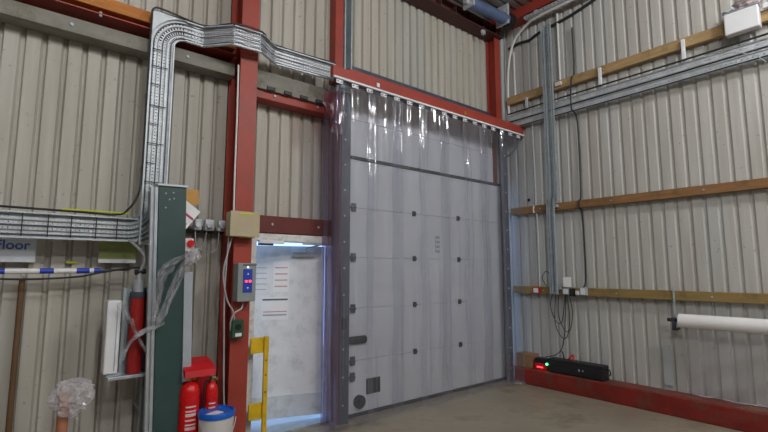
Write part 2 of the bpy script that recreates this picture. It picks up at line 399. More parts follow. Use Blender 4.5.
# timber rails, right wall
rail('timber_rail', M['timber_yellow'], 6.27, 6.345, -2, 4.42, 4.40, 4.53, 'topmost timber rail on the right-hand wall, above the cable trays', 'timber rail', 6, 'y')
rail('timber_rail', M['timber'], 6.27, 6.345, -2, 4.42, 2.56, 2.67, 'bare brown timber rail halfway up the right-hand wall', 'timber rail', 6, 'y')
rail('timber_rail', M['timber_olive'], 6.27, 6.345, -2, 4.42, 1.32, 1.43, 'lowest timber rail on the right-hand wall, carrying the sockets', 'timber rail', 6, 'y')
# kerbs
t = thing('painted_kerb', (6.24, 1, 0), 'red painted kerb at the foot of the right-hand wall', 'kerb')
MB().box(6.1, 6.36, -3, 4.33, 0, .225, .012).build('kerb_body', M['kerb_red'], t)
MB().box(6.112, 6.36, -3, 4.33, .222, .232).build('kerb_top', M['kerb_top'], t)
t = thing('painted_kerb', (0, 4.55, 0), 'low red-brown kerb at the foot of the column and left wall', 'kerb')
MB().box(-3, 1.93, 4.28, 4.7, 0, .1, .01).build('kerb_body', M['kerb_top'], t)

# ------------------------------------------------------------------ cable trays
def tray_piece(p0, p1, w, m, parent, name='tray_section', flange=.03, nrm=None, cell=.03, rows=None):
    """perforated channel from p0 to p1 (its centre line); w = vector across; nrm = side the flanges stand towards"""
    p0 = Vector(p0); p1 = Vector(p1); w = Vector(w); L_ = (p1-p0).length; d = (p1-p0).normalized()
    nu = max(4, int(L_/(cell/2))); nu += (1-nu % 2); rows = rows or max(2, int(w.length/.042)); nv = 2*rows+1
    def sq(t, n):                                    # odd bands (the holes) narrower than the metal between them
        i = round(t*n); o = .22 if i % 2 else -.22
        return min(1, max(0, (i+(o if 0 < i < n else 0))/n))
    def fn(a, b):
        return p0+d*(L_*sq(a, nu))+w*(sq(b, nv)-.5)
    mb = MB(); mb.grid(fn, nu, nv, skip=lambda i, j: (i % 2 == 1) and (j % 2 == 1))
    n = Vector(nrm).normalized()
    for s in (-.5, .5):
        q = w*s
        mb.grid(lambda a, b, q=q: p0+q+d*(L_*a)+n*(flange*b), nu, 3, skip=lambda i, j: i % 2 == 1 and j == 1)
        lip = w.normalized()*(-.01 if s > 0 else .01)
        mb.grid(lambda a, b, q=q, lip=lip: p0+q+d*(L_*a)+n*flange+lip*b, 1, 1)
    return mb.build(name, m, parent, solid=.0025)
YT = 4.43
tr = thing('cable_tray', (.97, YT, 0), 'perforated cable tray climbing the left wall and bending round the red column', 'cable tray')
n_ = (0, -1, 0)
tray_piece((-1.6, YT, 2.02), (.86, YT, 2.02), (0, 0, .2), M['galv'], tr, nrm=n_)
tray_piece((.975, YT, 1.9), (.975, YT, 3.78), (.2, 0, 0), M['galv'], tr, nrm=n_)
tray_piece((1.02, YT, .1), (1.02, YT, 1.9), (.12, 0, 0), M['galv_dull'], tr, nrm=n_)
# elbow at the top, bend at the tee
def elbow(cx, cz, r0, r1, a0, a1, m, parent):
    mb = MB()
    def P(a, b):
        ang = R(a0+(a1-a0)*a); r = r0+(r1-r0)*b
        return (cx+r*math.cos(ang), YT-.001, cz+r*math.sin(ang))
    mb.grid(P, 25, 9, skip=lambda i, j: i % 2 == 1 and j % 2 == 1)
    for r in (r0, r1):
        mb.grid(lambda a, b, r=r: (cx+r*math.cos(R(a0+(a1-a0)*a)), YT-.03*b, cz+r*math.sin(R(a0+(a1-a0)*a))), 25, 1)
    return mb.build('tray_bend', m, parent, solid=.0025)
elbow(1.17, 3.74, .1, .3, 90, 180, M['galv'], tr)
MB().prism([(.872, 3.74), (.872, 4.07), (1.17, 4.07), (1.17, 4.04), (.96, 3.96), (.9, 3.74)], 'y', YT, YT+.003).build('gusset_plate', M['galv'], tr)
elbow(.775, 2.22, .1, .3, 270, 360, M['galv_dull'], tr)
tray_piece((1.17, YT, 3.94), (1.34, YT, 3.94), (0, 0, .2), M['galv'], tr, nrm=n_)
def jog(p0, p1):
    p0 = Vector(p0); p1 = Vector(p1); d = (p1-p0).normalized()
    nn = Vector((d.y, -d.x, 0))
    tray_piece(p0, p1, (0, 0, .2), M['galv'], tr, nrm=nn)
jog((1.34, YT, 3.94), (1.56, 4.22, 3.95))
jog((1.56, 4.22, 3.95), (1.84, 4.22, 3.96))
jog((1.84, 4.22, 3.96), (2.08, 4.4, 3.97))
jog((2.08, 4.4, 3.97), (2.84, 4.4, 3.99))
for z in (2.6, 3.3, .5, 1.2):
    MB().box(.9 if z > 2 else .965, 1.08, YT+.005, 4.68, z, z+.03).build('wall_bracket', M['galv_dull'], tr)
for x in (-1.2, -.4, .45):
    MB().box(x, x+.03, YT+.005, 4.68, 1.93, 2.11).build('wall_bracket', M['galv_dull'], tr)
# cables in the tray
zs = (-.07, -.035, 0, .04, .075)
def off(z, k): return z
for k, dz in enumerate(zs):
    rr = .2-dz                                             # bend radius of this cable at the elbow
    pts = [(-1.6, YT-.012, 2.02+dz), (.3, YT-.012, 2.02+dz), (.74, YT-.012, 2.02+dz)]
    rb = .2+dz*-1
    for a in range(10, 90, 16): pts.append((.775+(.2-dz)*math.sin(R(a)), YT-.014, 2.22-(.2-dz)*math.cos(R(a))))
    X = .975-dz
    pts += [(X, YT-.012, 2.4), (X, YT-.012, 3.0), (X, YT-.012, 3.66)]
    rt = 1.17-X
    for a in range(10, 90, 16): pts.append((1.17-rt*math.cos(R(a)), YT-.014, 3.74+rt*math.sin(R(a))))
    Z = 3.74+rt
    pts += [(1.2, YT-.014, Z), (1.33, YT-.016, Z), (1.55, 4.2, Z+.01), (1.7, 4.2, Z+.015), (1.84, 4.2, Z+.02), (2.08, 4.38, Z+.03), (2.5, 4.38, Z+.04), (2.84, 4.38, Z+.05)]
    c = MB().tube(pts, .004 if k % 2 else .005, 6, 4).build('electrical_cable', M['cable_grey'] if k % 2 else M['cable_mid'], smooth=True)
    tag(c, 'light grey cable following the bends of the left wall tray' if k % 2 else 'mid grey cable following the bends of the left wall tray', 'cable', 'light grey cables in the left wall tray' if k % 2 else 'mid grey cables in the left wall tray')
# dark cable outside the upper edge
tag(MB().tube([(-1.6, 4.39, 2.16), (.3, 4.39, 2.145), (.68, 4.39, 2.14), (.78, 4.39, 2.2), (.84, 4.39, 2.32), (.862, 4.39, 2.5), (.865, 4.4, 3.2), (.868, 4.4, 3.9), (.88, 4.4, 4.06), (1.0, 4.4, 4.075), (1.34, 4.4, 4.052), (1.56, 4.19, 4.06), (1.84, 4.19, 4.07), (2.08, 4.37, 4.08), (2.84, 4.37, 4.1)], .009, 6, 5).build('electrical_cable', M['cable'], smooth=True),
    'thick black cable along the outer edge of the left wall tray', 'cable')
# cable ties
tie = None
for k, z in enumerate((2.45, 2.62, 2.8, 2.98, 3.15, 3.35, 3.52, 3.68)):
    w = MB().box(.89, .965 if k % 2 else 1.03, YT-.024, YT-.019, z, z+.007)
    tag(w.build('cable_tie', M['black']), 'black tie strapped across the upright part of the left wall tray', 'cable tie', 'ties on the upright tray')
for k, x in enumerate((-.1, .07, .23, .38, .55, .7)):
    tag(MB().box(x, x+.007, YT-.024, YT-.019, 1.935, 2.11).build('cable_tie', M['black']), 'black tie strapped across the level part of the left wall tray', 'cable tie', 'ties on the level tray')
tag(MB().box(.31, .79, 4.385, 4.41, 2.152, 2.166, .002).build('lime_strip', M['lime']), 'long thin yellow strip lying on top of the left wall tray', 'strip')

# right wall trays
t = thing('cable_tray', (6.22, 1.2, 3.98), 'upper of the two long cable trays on the right-hand wall', 'cable tray')
tray_piece((6.26, -2, 4.155), (6.26, 4.4, 4.155), (0, 0, .09), M['galv'], t, nrm=(-1, 0, 0), cell=.05, rows=1, flange=.014)
for y in (-1, .5, 1.82, 2.86, 4.0): MB().box(6.262, 6.34, y, y+.03, 4.1, 4.2).build('wall_bracket', M['galv_dull'], t)
t = thing('cable_tray', (6.22, 1.2, 3.96), 'lower of the two long cable trays on the right-hand wall', 'cable tray')
tray_piece((6.26, -2, 4.03), (6.26, 4.4, 4.03), (0, 0, .1), M['galv'], t, nrm=(-1, 0, 0), cell=.05, rows=1, flange=.014)
for y in (-1, .5, 1.82, 2.86, 4.0): MB().box(6.262, 6.34, y, y+.03, 3.98, 4.08).build('wall_bracket', M['galv_dull'], t)
for k, (z, x) in enumerate(((4.092, 6.24), (3.99, 6.24))):
    tag(MB().tube([(x, -2, z), (x, 1, z+.004), (x, 2.4, z-.004), (x, 4.39, z)], .008, 6, 4).build('electrical_cable', M['cable'], smooth=True),
        'black cable lying in the long right-hand trays', 'cable', 'cables in the right-hand trays')
tag(MB().tube([(6.22, -2, 4.235), (6.22, .6, 4.23), (6.22, 1.9, 4.225), (6.22, 3.3, 4.23), (6.22, 4.38, 4.22)], .012, 8, 4).build('electrical_cable', M['cable'], smooth=True),
    'thick black cable on the top edge of the upper right-hand tray', 'cable')
tag(MB().tube([(6.19, 1.6, 4.17), (6.17, 1.35, 4.12), (6.16, 1.15, 4.02), (6.17, 1.05, 3.9)], .005, 6, 5).build('loose_wire', M['cable_grey'], smooth=True),
    'thin grey wire hanging loose from the end of the right-hand trays', 'wire')
for y, l in ((2.86, 'small white upright clip between topmost rail and trays, the one nearer the corner'), (1.83, 'small white upright clip between topmost rail and trays, the one nearer the box')):
    tag(MB().box(6.235, 6.268, y-.02, y+.02, 4.22, 4.5, .004).build('rail_clip', M['white']), l, 'clip')
tag(MB().box(6.235, 6.268, 4.02, 4.06, 4.22, 4.42, .004).build('rail_clip', M['patch']), 'small grey upright clip on the topmost rail close to the corner', 'clip')
t = thing('cable_riser', (6.23, 3.65, 1.31), 'upright galvanised cable tray climbing the right-hand wall from the sockets to the roof', 'cable tray')
tray_piece((6.2, 3.62, 2.7), (6.2, 3.62, 5.45), (0, .16, 0), M['galv_dull'], t, nrm=(-1, 0, 0), cell=.06, rows=1)
tray_piece((6.21, 3.67, 1.33), (6.21, 3.67, 2.72), (0, .12, 0), M['galv_dull'], t, nrm=(-1, 0, 0), cell=.06, rows=1)
for z in (1.4, 2.6, 4.45, 5.3): MB().box(6.203, 6.27, 3.58, 3.68, z, z+.04).build('wall_bracket', M['galv_dull'], t)
for k, y in enumerate((3.58, 3.62, 3.66)):
    tag(MB().tube([(6.185, y+.03, 1.36), (6.185, y+.03, 2.6), (6.18, y, 2.85), (6.18, y, 4.0), (6.18, y, 5.4)], .006, 6, 4).build('electrical_cable', M['cable_grey'] if k != 1 else M['cable_mid'], smooth=True),
        'grey cable running up inside the upright tray on the right-hand wall' if k != 1 else 'darker grey cable running up inside the upright tray on the right-hand wall', 'cable', 'grey cables in the upright right-hand tray' if k != 1 else None)
# tray under the red wall beam
t = thing('cable_tray', (6.17, 2, 5.6), 'narrow galvanised tray hung under the red wall beam near the roof', 'cable tray')
tray_piece((6.17, -1.5, 5.66), (6.17, 3.95, 5.66), (.1, 0, 0), M['galv'], t, nrm=(0, 0, 1), cell=.06, rows=2, flange=.04)
for y in (0, 1.6, 3.1, 3.72): MB().box(6.12, 6.22, y, y+.05, 5.66, 5.72).build('hanger', M['galv'], t)
# conduits and cables on right wall
tag(MB().tube([(6.325, 4.0, 3.99), (6.325, 3.99, 2.7), (6.255, 3.99, 2.67), (6.255, 3.99, 2.56), (6.325, 3.98, 2.5), (6.325, 3.98, 1.43)], .012, 8, 3).build('white_conduit', M['white_conduit'], smooth=True), 'thin white conduit running down beside the upright tray to the red socket', 'conduit')
tag(MB().cyl((6.33, 3.5, 4.53), (6.33, 3.5, 5.64), .016, n=12).build('white_conduit', M['white_conduit'], smooth=True), 'short white conduit between the topmost timber rail and the roof beam', 'conduit')
tag(MB().box(6.24, 6.27, 3.44, 3.54, 4.44, 4.5, .004).build('conduit_box', M['white_conduit']), 'small white box at the foot of the short white conduit', 'junction box')
tag(MB().cyl((6.33, 4.3, 4.53), (6.33, 4.3, 5.3), .015, n=12).build('white_conduit', M['white_conduit'], smooth=True), 'short white conduit tight in the corner above the topmost rail', 'conduit')
tag(MB().tube([(6.3, 4.4, 4.05), (6.3, 4.42, 4.6), (6.3, 4.38, 5.15), (6.28, 4.24, 5.48), (6.24, 3.98, 5.62), (6.2, 3.72, 5.64), (6.19, 2.8, 5.64), (6.19, -1, 5.64)], .02, 10, 6).build('curved_conduit', M['white_conduit'], smooth=True), 'pale flexible conduit curving up the corner and along the roof beam', 'conduit')
tag(MB().tube([(6.335, 4.4, 5.40), (6.33, 4.2, 5.42), (6.335, 4.0, 5.40), (6.33, 3.8, 5.45), (6.335, 3.3, 5.5), (6.33, 2.9, 5.58)], .022, 8, 5).build('sealing_strip', M['rubber'], smooth=True), 'wavy dark sealing strip near the top of the right-hand wall', 'seal')
tag(MB().tube([(6.325, 3.27, 5.3), (6.325, 3.27, 4.6), (6.25, 3.27, 4.5), (6.2, 3.27, 4.3), (6.19, 3.265, 4.0), (6.325, 3.26, 3.85), (6.325, 3.26, 2.8), (6.255, 3.26, 2.66), (6.255, 3.26, 2.56), (6.325, 3.255, 2.45), (6.325, 3.25, 1.6), (6.25, 3.25, 1.44)], .011, 8, 4).build('black_cable', M['cable'], smooth=True), 'black cable dropping straight down the right-hand wall to the end socket', 'cable')
tag(MB().sphere((6.32, 4.11, 2.78), .025).build('round_stopper', M['black'], smooth=True), 'round black knob just above the middle timber rail near the corner', 'knob')
# sockets on the lowest rail
def socket(name, y0, y1, z0, z1, m, label, face=None):
    t = thing(name, (6.24, (y0+y1)/2, z0), label, 'socket')
    MB().box(6.215, 6.27, y0, y1, z0, z1, .005).build('box_body', m, t)
    MB().box(6.209, 6.216, y0+.012, y1-.012, z0+.012, z1-.012).build('face_plate', face or M['white'], t)
socket('power_socket', 3.45, 3.55, 1.33, 1.42, M['pale_grey'], 'grey power socket on the lowest rail right beside the tray foot')
socket('power_socket', 3.38, 3.45, 1.31, 1.42, M['black'], 'black power socket on the lowest rail between white and grey ones', M['rubber'])
socket('wall_switch', 3.305, 3.36, 1.33, 1.39, M['white'], 'small white switch on the lowest rail left of the end socket')
socket('power_socket', 3.2, 3.29, 1.33, 1.44, M['pale_grey'], 'pale power socket at the foot of the straight black cable')
socket('fire_call_point', 3.93, 4.03, 1.33, 1.42, M['red_matt'], 'red call point with white face on the lowest rail near the corner')
t = MB().box(6.23, 6.235, 3.42, 3.54, 1.44, 1.58); tag(t.build('paper_notice', M['paper']), 'white paper notice standing above the sockets on the lowest rail', 'paper')
for k, (a, b, c, d) in enumerate(((3.72, .95, 3.62, .55), (3.66, .75, 3.55, .8), (3.6, .85, 3.5, .7))):
    tag(MB().tube([(6.2, 3.7-.05*k, 1.33), (6.22, a+.03, b+.2), (6.24, a-.03, b), (6.24, c-.02, b-.02), (6.23, c-.08, b+.22), (6.2, 3.5-.03*k, 1.33)], .006, 6, 6).build('hanging_cable', M['cable'], smooth=True),
        'black cable drooping in a loop below the sockets', 'cable', 'looped cables below the sockets')
tag(MB().tube([(6.22, 3.5, 1.33), (6.24, 3.54, 1.0), (6.25, 3.57, .75), (6.24, 3.62, .55), (6.22, 3.72, .46), (6.2, 3.85, .42)], .007, 6, 6).build('charger_lead', M['cable'], smooth=True), 'long black lead hanging from the sockets down to the black case', 'cable')
tag(MB().tube([(6.3, 3.85, 1.44), (6.27, 3.9, 1.56), (6.25, 3.82, 1.66), (6.24, 3.75, 1.6), (6.22, 3.72, 1.46)], .006, 6, 6).build('hanging_cable', M['cable'], smooth=True), 'small black cable loop above the lowest rail left of the upright tray', 'cable')

# white light fitting with scraps on the topmost rail
t = thing('white_box', (6.2, 1.25, 4.4), 'white box mounted on the topmost timber rail under a crumpled wrapping', 'box')
MB().box(6.16, 6.265, 1.07, 1.385, 4.33, 4.58, .012).build('box_body', M['white'], t)
MB().box(6.155, 6.27, 1.065, 1.39, 4.58, 4.59, .004).build('lid', M['pale_grey'], t)
def crumple(c, s, seed, n=14):
    rnd = random.Random(seed); mb = MB()
    bmesh.ops.create_icosphere(mb.bm, subdivisions=3, radius=1)
    ph = [rnd.uniform(0, 6) for _ in range(6)]
    for v in mb.bm.verts:
        p = v.co; k = 1+.22*math.sin(5*p.x+ph[0])*math.sin(6*p.y+ph[1])+.16*math.sin(11*p.z+ph[2]+4*p.x)+rnd.uniform(-.09, .09)
        v.co = Vector((c[0]+p.x*s[0]*k, c[1]+p.y*s[1]*k, c[2]+p.z*s[2]*k))
    return mb
tag(crumple((6.21, 1.15, 4.66), (.05, .13, .075), 5).build('crumpled_wrapping', M['crumple']), 'crumpled pale wrapping lying on the white box on the topmost rail', 'wrapping')
tag(crumple((6.21, 1.33, 4.61), (.05, .07, .025), 9).build('crumpled_wrapping', M['ink_grey']), 'flat grey scrap lying on the corner side of the white box', 'wrapping')
t = thing('white_box', (6.2, .98, 4.53), 'small white fitting on the topmost rail at the frame edge beside the bigger box', 'box')
MB().box(6.2, 6.27, .9, 1.04, 4.52, 4.58, .008).build('box_body', M['white'], t)

# film roll on hanger
t = thing('film_roll', (6.2, 1.2, 1.0), 'big white roll of film hung level on the right-hand wall', 'film roll')
MB().cyl((6.2, .5, 1.09), (6.2, 2.07, 1.09), .08, n=40).build('film_winding', M['roll'], t, smooth=True)
MB().cyl((6.2, .4, 1.09), (6.2, 2.2, 1.09), .022, n=16).build('core_tube', M['rubber'], t, smooth=True)
t = thing('roll_hanger', (6.25, 2.14, .97), 'dark steel bracket holding the end of the white film roll', 'bracket')
MB().box(6.18, 6.22, 2.12, 2.15, .98, 1.12).box(6.18, 6.35, 2.12, 2.15, .97, .99).build('cradle', M['track'], t)
MB().box(6.25, 6.262, 2.125, 2.145, .99, 1.48, .003).build('upright', M['galv_dull'], t)
mb = MB().grid(lambda a, b: (6.19+.12*b*b+.012*math.sin(a*23+b*5)+.01*math.sin(b*17+a*9), 2.02-.95*a-.1*(1-b)*(a-.5), 1.02-.785*b), 60, 30)
tag(mb.build('film_sheet', M['film_thin'], smooth=True), 'thin clear film sheet hanging down from the white roll to the kerb', 'film')
tag(MB().tube([(6.3, 2.03, .25), (6.28, 1.9, .245), (6.31, 1.78, .25), (6.29, 1.6, .242), (6.31, 1.4, .25), (6.3, 1.1, .245)], .009, 6, 6).build('film_edge', M['bag'], smooth=True), 'crumpled lower edge of clear film lying along the kerb under the roll', 'film')
tag(MB().box(6.335, 6.343, 2.23, 2.33, .29, .73).build('repair_patch', M['patch']), 'pale upright patch on the right-hand wall cladding beside the hanging film', 'patch')
# black case and charger, cardboard on the kerb
t = thing('black_case', (6.2, 3.3, .232), 'long black case lying on the red kerb in the corner', 'case')
MB().box(6.13, 6.3, 2.98, 3.78, .235, .425, .015).build('case_body', M['black'], t)
MB().box(6.125, 6.305, 2.975, 3.785, .36, .37, .002).build('lid_seam', M['rubber'], t)
MB().box(6.125, 6.131, 3.3, 3.32, .31, .34).box(6.125, 6.131, 3.25, 3.265, .315, .335).build('latch', M['pale_grey'], t)
MB().tube([(6.2, 2.98, .39), (6.2, 2.93, .38), (6.2, 2.92, .32), (6.2, 2.98, .3)], .008, 6, 5).build('handle', M['rubber'], t)
t = thing('battery_charger', (6.18, 3.9, .232), 'small red and black charger with green lamp beside the black case', 'charger')
MB().box(6.13, 6.25, 3.81, 4.0, .235, .33, .01).build('charger_body', M['red_gloss'], t)
MB().box(6.14, 6.26, 3.79, 4.0, .332, .40, .01).build('charger_top', M['black'], t)
MB().sphere((6.125, 3.79, .335), .016).build('green_lamp', M['green_led'], t)
MB().box(6.122, 6.131, 3.86, 3.95, .27, .285).build('red_lamp', M['red_led'], t)
tag(MB().tube([(6.2, 3.5, .43), (6.2, 3.47, .47), (6.22, 3.44, .5), (6.2, 3.42, .43)], .012, 8, 5).build('battery_clamp', M['red_gloss'], smooth=True), 'red battery clamp lying on top of the black case', 'clamp')
tag(MB().tube([(6.2, 3.56, .43), (6.21, 3.58, .5), (6.22, 3.6, .53)], .01, 8, 5).build('battery_clamp', M['black'], smooth=True), 'black battery clamp standing on top of the black case', 'clamp')
t = thing('cardboard_box', (6.22, 4.15, .232), 'brown cardboard box on the kerb behind the charger', 'box')
MB().box(6.14, 6.33, 4.04, 4.31, .235, .43, .003).build('box_body', M['card'], t)
MB().box(6.136, 6.334, 4.16, 4.19, .233, .434).build('tape', M['timber_yellow'], t)

# ------------------------------------------------------------------ big sectional door behind the curtain
d2 = thing('door_2', (4.65, 4.52, 0), 'big white sectional door behind the strip curtain', 'door', kind='structure')
for k in range(5):
    z0 = .03+.6*k; z1 = z0+.596
    p = MB()
    nx = 60
    p.box(3.11, 6.14, 4.5, 4.54, z0, z1, .003).box(3.13, 6.12, 4.515, 4.53, z1-.01, z1+.02)
    p.build('door_section', M['white_panel'], d2)
MB().box(3.11, 6.14, 4.485, 4.545, 0, .04).build('bottom_seal', M['rubber'], d2)
hz = (.63, 1.23, 1.83, 2.43)
def hinge(x, z, m=M['black']):
    h = MB().box(x-.03, x+.03, 4.488, 4.5, z-.035, z+.035, .004).cyl((x-.03, 4.484, z), (x+.03, 4.484, z), .01, n=10)
    h.build('hinge', m, d2)
for x in (4.2, 5.08):
    for z in hz: hinge(x, z)
for z in (.45, .63, 1.23, 1.83, 2.43):
    MB().box(3.17, 3.23, 4.475, 4.5, z-.05, z+.05, .003).cyl((3.15, 4.47, z), (3.22, 4.47, z), .018, n=12).build('roller_hinge', M['track'], d2)
MB().box(3.13, 3.4, 4.45, 4.5, .82, .91, .03).build('door_handle', M['black'], d2)
MB().box(3.41, 3.62, 4.49, 4.5, .22, .40, .006).build('lock_plate', M['black'], d2)
for k in range(9): MB().box(3.42, 3.61, 4.486, 4.49, .235+.018*k, .241+.018*k).build('vent_slat', M['rubber'], d2)
MB().cyl((3.3, 4.46, .16), (3.3, 4.5, .16), .075, n=28).cyl((3.3, 4.44, .16), (3.3, 4.46, .16), .035, n=20).build('bottom_roller', M['black'], d2, smooth=True)
for k, z in enumerate((1.92, 1.985, 2.05, 2.115)): MB().box(4.61, 4.69, 4.496, 4.5, z, z+.035).build('printed_mark', M['ink_grey'], d2)
MB().box(4.6, 4.612, 4.496, 4.5, 1.92, 2.15).build('printed_mark', M['ink_grey'], d2)
MB().box(3.15, 6.12, 4.47, 4.54, 3.03, 3.06).build('top_edge', M['rubber'], d2)
# fixed infill above
t = thing('infill_panel', (4.6, 4.6, 3.06), 'white fixed panel between the sectional door and the curtain beam', 'panel')
MB().box(3.15, 6.02, 4.56, 4.6, 3.04, 3.55, .003).build('panel', M['white_panel'], t)
MB().box(3.15, 6.02, 4.565, 4.605, 3.556, 3.98, .003).build('panel', M['white_panel'], t)
for x in (3.16, 4.5, 5.95): MB().box(x, x+.05, 4.6, 4.69, 3.06, 3.98).build('batten', M['galv_dull'], t)
tag(MB().box(6.03, 6.15, 4.57, 4.69, 3.04, 3.97).build('steel_post', M['red_steel']), 'short red steel post right of the white fixed panel behind the curtain', 'post')
def track(x0, x1, label):
    t = thing('door_track', ((x0+x1)/2, 4.4, 0), label, 'door track')
    s = 1 if x0 < 4 else -1
    MB().prism([(x0, 4.36), (x1, 4.36), (x1, 4.39), (x1-.03*s if s > 0 else x1-.02, 4.39), (x1-.03 if s > 0 else x1-.02, 4.375), (x0+.02, 4.375), (x0+.02, 4.5), (x0, 4.5)] if s > 0 else
               [(x0, 4.36), (x1, 4.36), (x1, 4.5), (x1-.02, 4.5), (x1-.02, 4.375), (x0+.03, 4.375), (x0+.03, 4.39), (x0, 4.39)], 'z', 0, 3.78).build('track_profile', M['track'], t)
    for k in range(12):
        z = .2+.3*k; xm = (x0+x1)/2
        MB().cyl((xm, 4.35, z), (xm, 4.361, z), .012, n=6).build('bolt', M['galv'], t)
    return t
tk = track(2.9, 3.06, 'dark grey steel door track left of the sectional door')
MB().box(2.96, 3.0, 4.33, 4.36, 1.02, 1.15, .004).build('latch_block', M['black'], tk)
MB().box(2.885, 2.897, 4.33, 4.5, 0, 3.78).build('edge_angle', M['galv_dull'], tk)
track(6.0, 6.13, 'dark grey steel door track in the corner right of the sectional door')
tag(MB().box(3.19, 6.07, 4.63, 4.688, 4.235, 4.245).box(3.19, 6.07, 4.625, 4.635, 4.235, 4.285).build('sill_flashing', M['track']), 'dark flashing strip on top of the curtain beam along the upper cladding', 'flashing')

# ------------------------------------------------------------------ strip curtain
sc_ = thing('strip_curtain', (4.5, 4.17, 0), 'clear hanging strip curtain with red beam in front of the big door', 'strip curtain')
YC = 4.17
bm_ = MB().box(2.68, 6.33, YC, YC+.06, 3.845, 3.965).build('curtain_beam', M['red_steel'], sc_)
MB().box(2.68, 6.33, YC-.022, YC+.01, 3.82, 3.843, .002).build('white_lip', M['white'], sc_)
MB().box(2.9, 6.33, YC, YC+.34, 3.965, 3.985).build('top_plate', M['red_steel'], sc_)
MB().box(2.7, 6.3, YC+.012, YC+.02, 3.78, 3.84).build('hanging_rail', M['rubber'], sc_)
for k in range(17):
    x = 2.76+.213*k
    pl = MB().box(x-.045, x+.045, YC-.014, YC-.008, 3.765, 3.81, .002).build('hanger_plate', M['white'], sc_)
    MB().cyl((x-.025, YC-.02, 3.788), (x-.025, YC-.013, 3.788), .008, n=6).build('bolt', M['track'], pl)
    MB().cyl((x+.025, YC-.02, 3.788), (x+.025, YC-.013, 3.788), .008, n=6).build('bolt', M['track'], pl)
for x, m in ((3.32, 'white'), (4.9, 'brass')):
    MB().box(x-.02, x+.02, YC-.008, YC, 3.87, 3.92).build('fixing_plate', M[m], sc_)
def strip(x0, w, y, m, z0=.05, z1=3.78, seed=0, bow=.018, name='pvc_strip'):
    rnd = random.Random(seed); ph = rnd.uniform(0, 6); k1 = rnd.uniform(1.2, 2.2); tw = rnd.uniform(-.02, .02)
    def fn(a, b):
        z = z1+(z0-z1)*b
        wv = .012*math.sin(z*k1+ph)*(b)+.004*math.sin(z*7+ph*2)
        fold = sum(A*math.exp(-((a-c-.02*math.sin(z*1.7+ph+c*9))/.075)**2) for A, c in ((.03, .14), (-.016, .88), (.01, .52)))*(1+.5*math.sin(z*2.3+ph))
        return (x0+w*a+.008*b*math.sin(ph*3), y-fold+.006*math.sin(z*5.5+ph*3)-bow*(1-(2*a-1)**2)-.004*math.sin(2*math.pi*a*2+z*2+ph)+wv*(a-.5)*2+tw*(a-.5)*b, z)
    return MB().grid(fn, 70, 70).build(name, m, sc_, smooth=True)
for k in range(8):
    strip(2.735+.42*k, .555, YC-.012 if k % 2 else YC+.03, M['pvc'], seed=20+k)
# side return at the left end, two tinted sets
def side(x, y0, y1, m, seed, z1=3.74, wob=.02):
    rnd = random.Random(seed); ph = rnd.uniform(0, 6)
    MB().grid(lambda a, b: (x+.018*math.sin(a*9+ph+b)+wob*b*math.sin(ph)+.004*math.sin(b*22), y0+(y1-y0)*a, z1+(.04-z1)*b), 24, 50).build('side_strip', m, sc_, smooth=True)
side(2.72, 4.15, 4.4, M['pvc_purple'], 3)
side(2.78, 4.2, 4.5, M['pvc_purple'], 8)
side(2.86, 4.25, 4.52, M['pvc_red'], 11)
MB().grid(lambda a, b: (2.6+.24*a+.02*math.sin(b*9+a*4), 4.19+.05*math.sin(a*8+b*3)+.06*a, 3.72-(.52-.22*(1-a))*b-.05*math.sin(a*3.1)), 20, 20).build('folded_red_strip', M['pvc_red'], sc_, smooth=True)
# bracket at the right end of the beam
t = thing('beam_bracket', (6.3, 4.2, 3.5), 'grey triangular bracket under the corner end of the curtain beam', 'bracket')
MB().box(6.24, 6.3, YC+.02, YC+.05, 3.76, 3.8).build('bracket_arm', M['track'], t)
MB().tube([(6.26, 4.22, 3.78), (6.25, 4.26, 3.66), (6.2, 4.33, 3.55), (6.16, 4.4, 3.5)], .016, 8, 5).build('brace', M['track'], t, smooth=True)
tag(crumple((6.03, 4.2, .02), (.12, .08, .02), 21).build('film_scrap', M['film']), 'crumpled scrap of clear film on the floor in the corner by the kerb', 'film')

# ------------------------------------------------------------------ personnel door
d1 = thing('door_1', (2.45, 4.6, 0), 'white personnel door left ajar between the red column and the curtain', 'door', kind='structure')
fr = MB().box(1.93, 1.99, 4.5, 4.68, 0, 2.06, .004).box(2.925, 2.985, 4.5, 4.68, 0, 2.06, .004).box(1.99, 2.925, 4.5, 4.68, 1.985, 2.06, .004).build('door_frame', M['frame_white'], d1)
MB().box(1.95, 2.96, 4.52, 4.75, 0, .02).build('threshold', M['galv_dull'], d1)
th = R(19); hx, hy = 2.92, 4.66; ux = Vector((-math.cos(th), math.sin(th), 0)); un = Vector((math.sin(th), math.cos(th), 0))
rotL = Matrix((( -ux.x, un.x, 0), (-ux.y, un.y, 0), (0, 0, 1)))
def leafbox(u0, u1, n0, n1, z0, z1, bev=0, mb=None):
    """box in the leaf's own frame: u from the hinge, n outwards"""
    c = Vector((hx, hy, 0))+ux*((u0+u1)/2)+un*((n0+n1)/2); c.z = (z0+z1)/2
    return (mb or MB()).obox(c, (abs(u1-u0), abs(n1-n0), z1-z0), rotL, bev)
lf = leafbox(.01, .935, 0, .045, .06, 1.955, .003).build('door_leaf', M['white_paint'], d1)
leafbox(.02, .915, -.004, .0, .07, .3).build('kick_plate', M['kick'], lf)
cl = leafbox(.14, .4, -.06, -.002, 1.83, 1.89, .01).build('door_closer', M['alu'], lf)
MB().tube([(2.66, 4.66, 1.9), (2.6, 4.56, 1.92), (2.78, 4.55, 1.965)], .009, 8, 0).build('closer_arm', M['alu'], d1)
MB().box(2.52, 2.9, 4.49, 4.5, 1.955, 1.985).build('closer_plate', M['galv_dull'], d1)
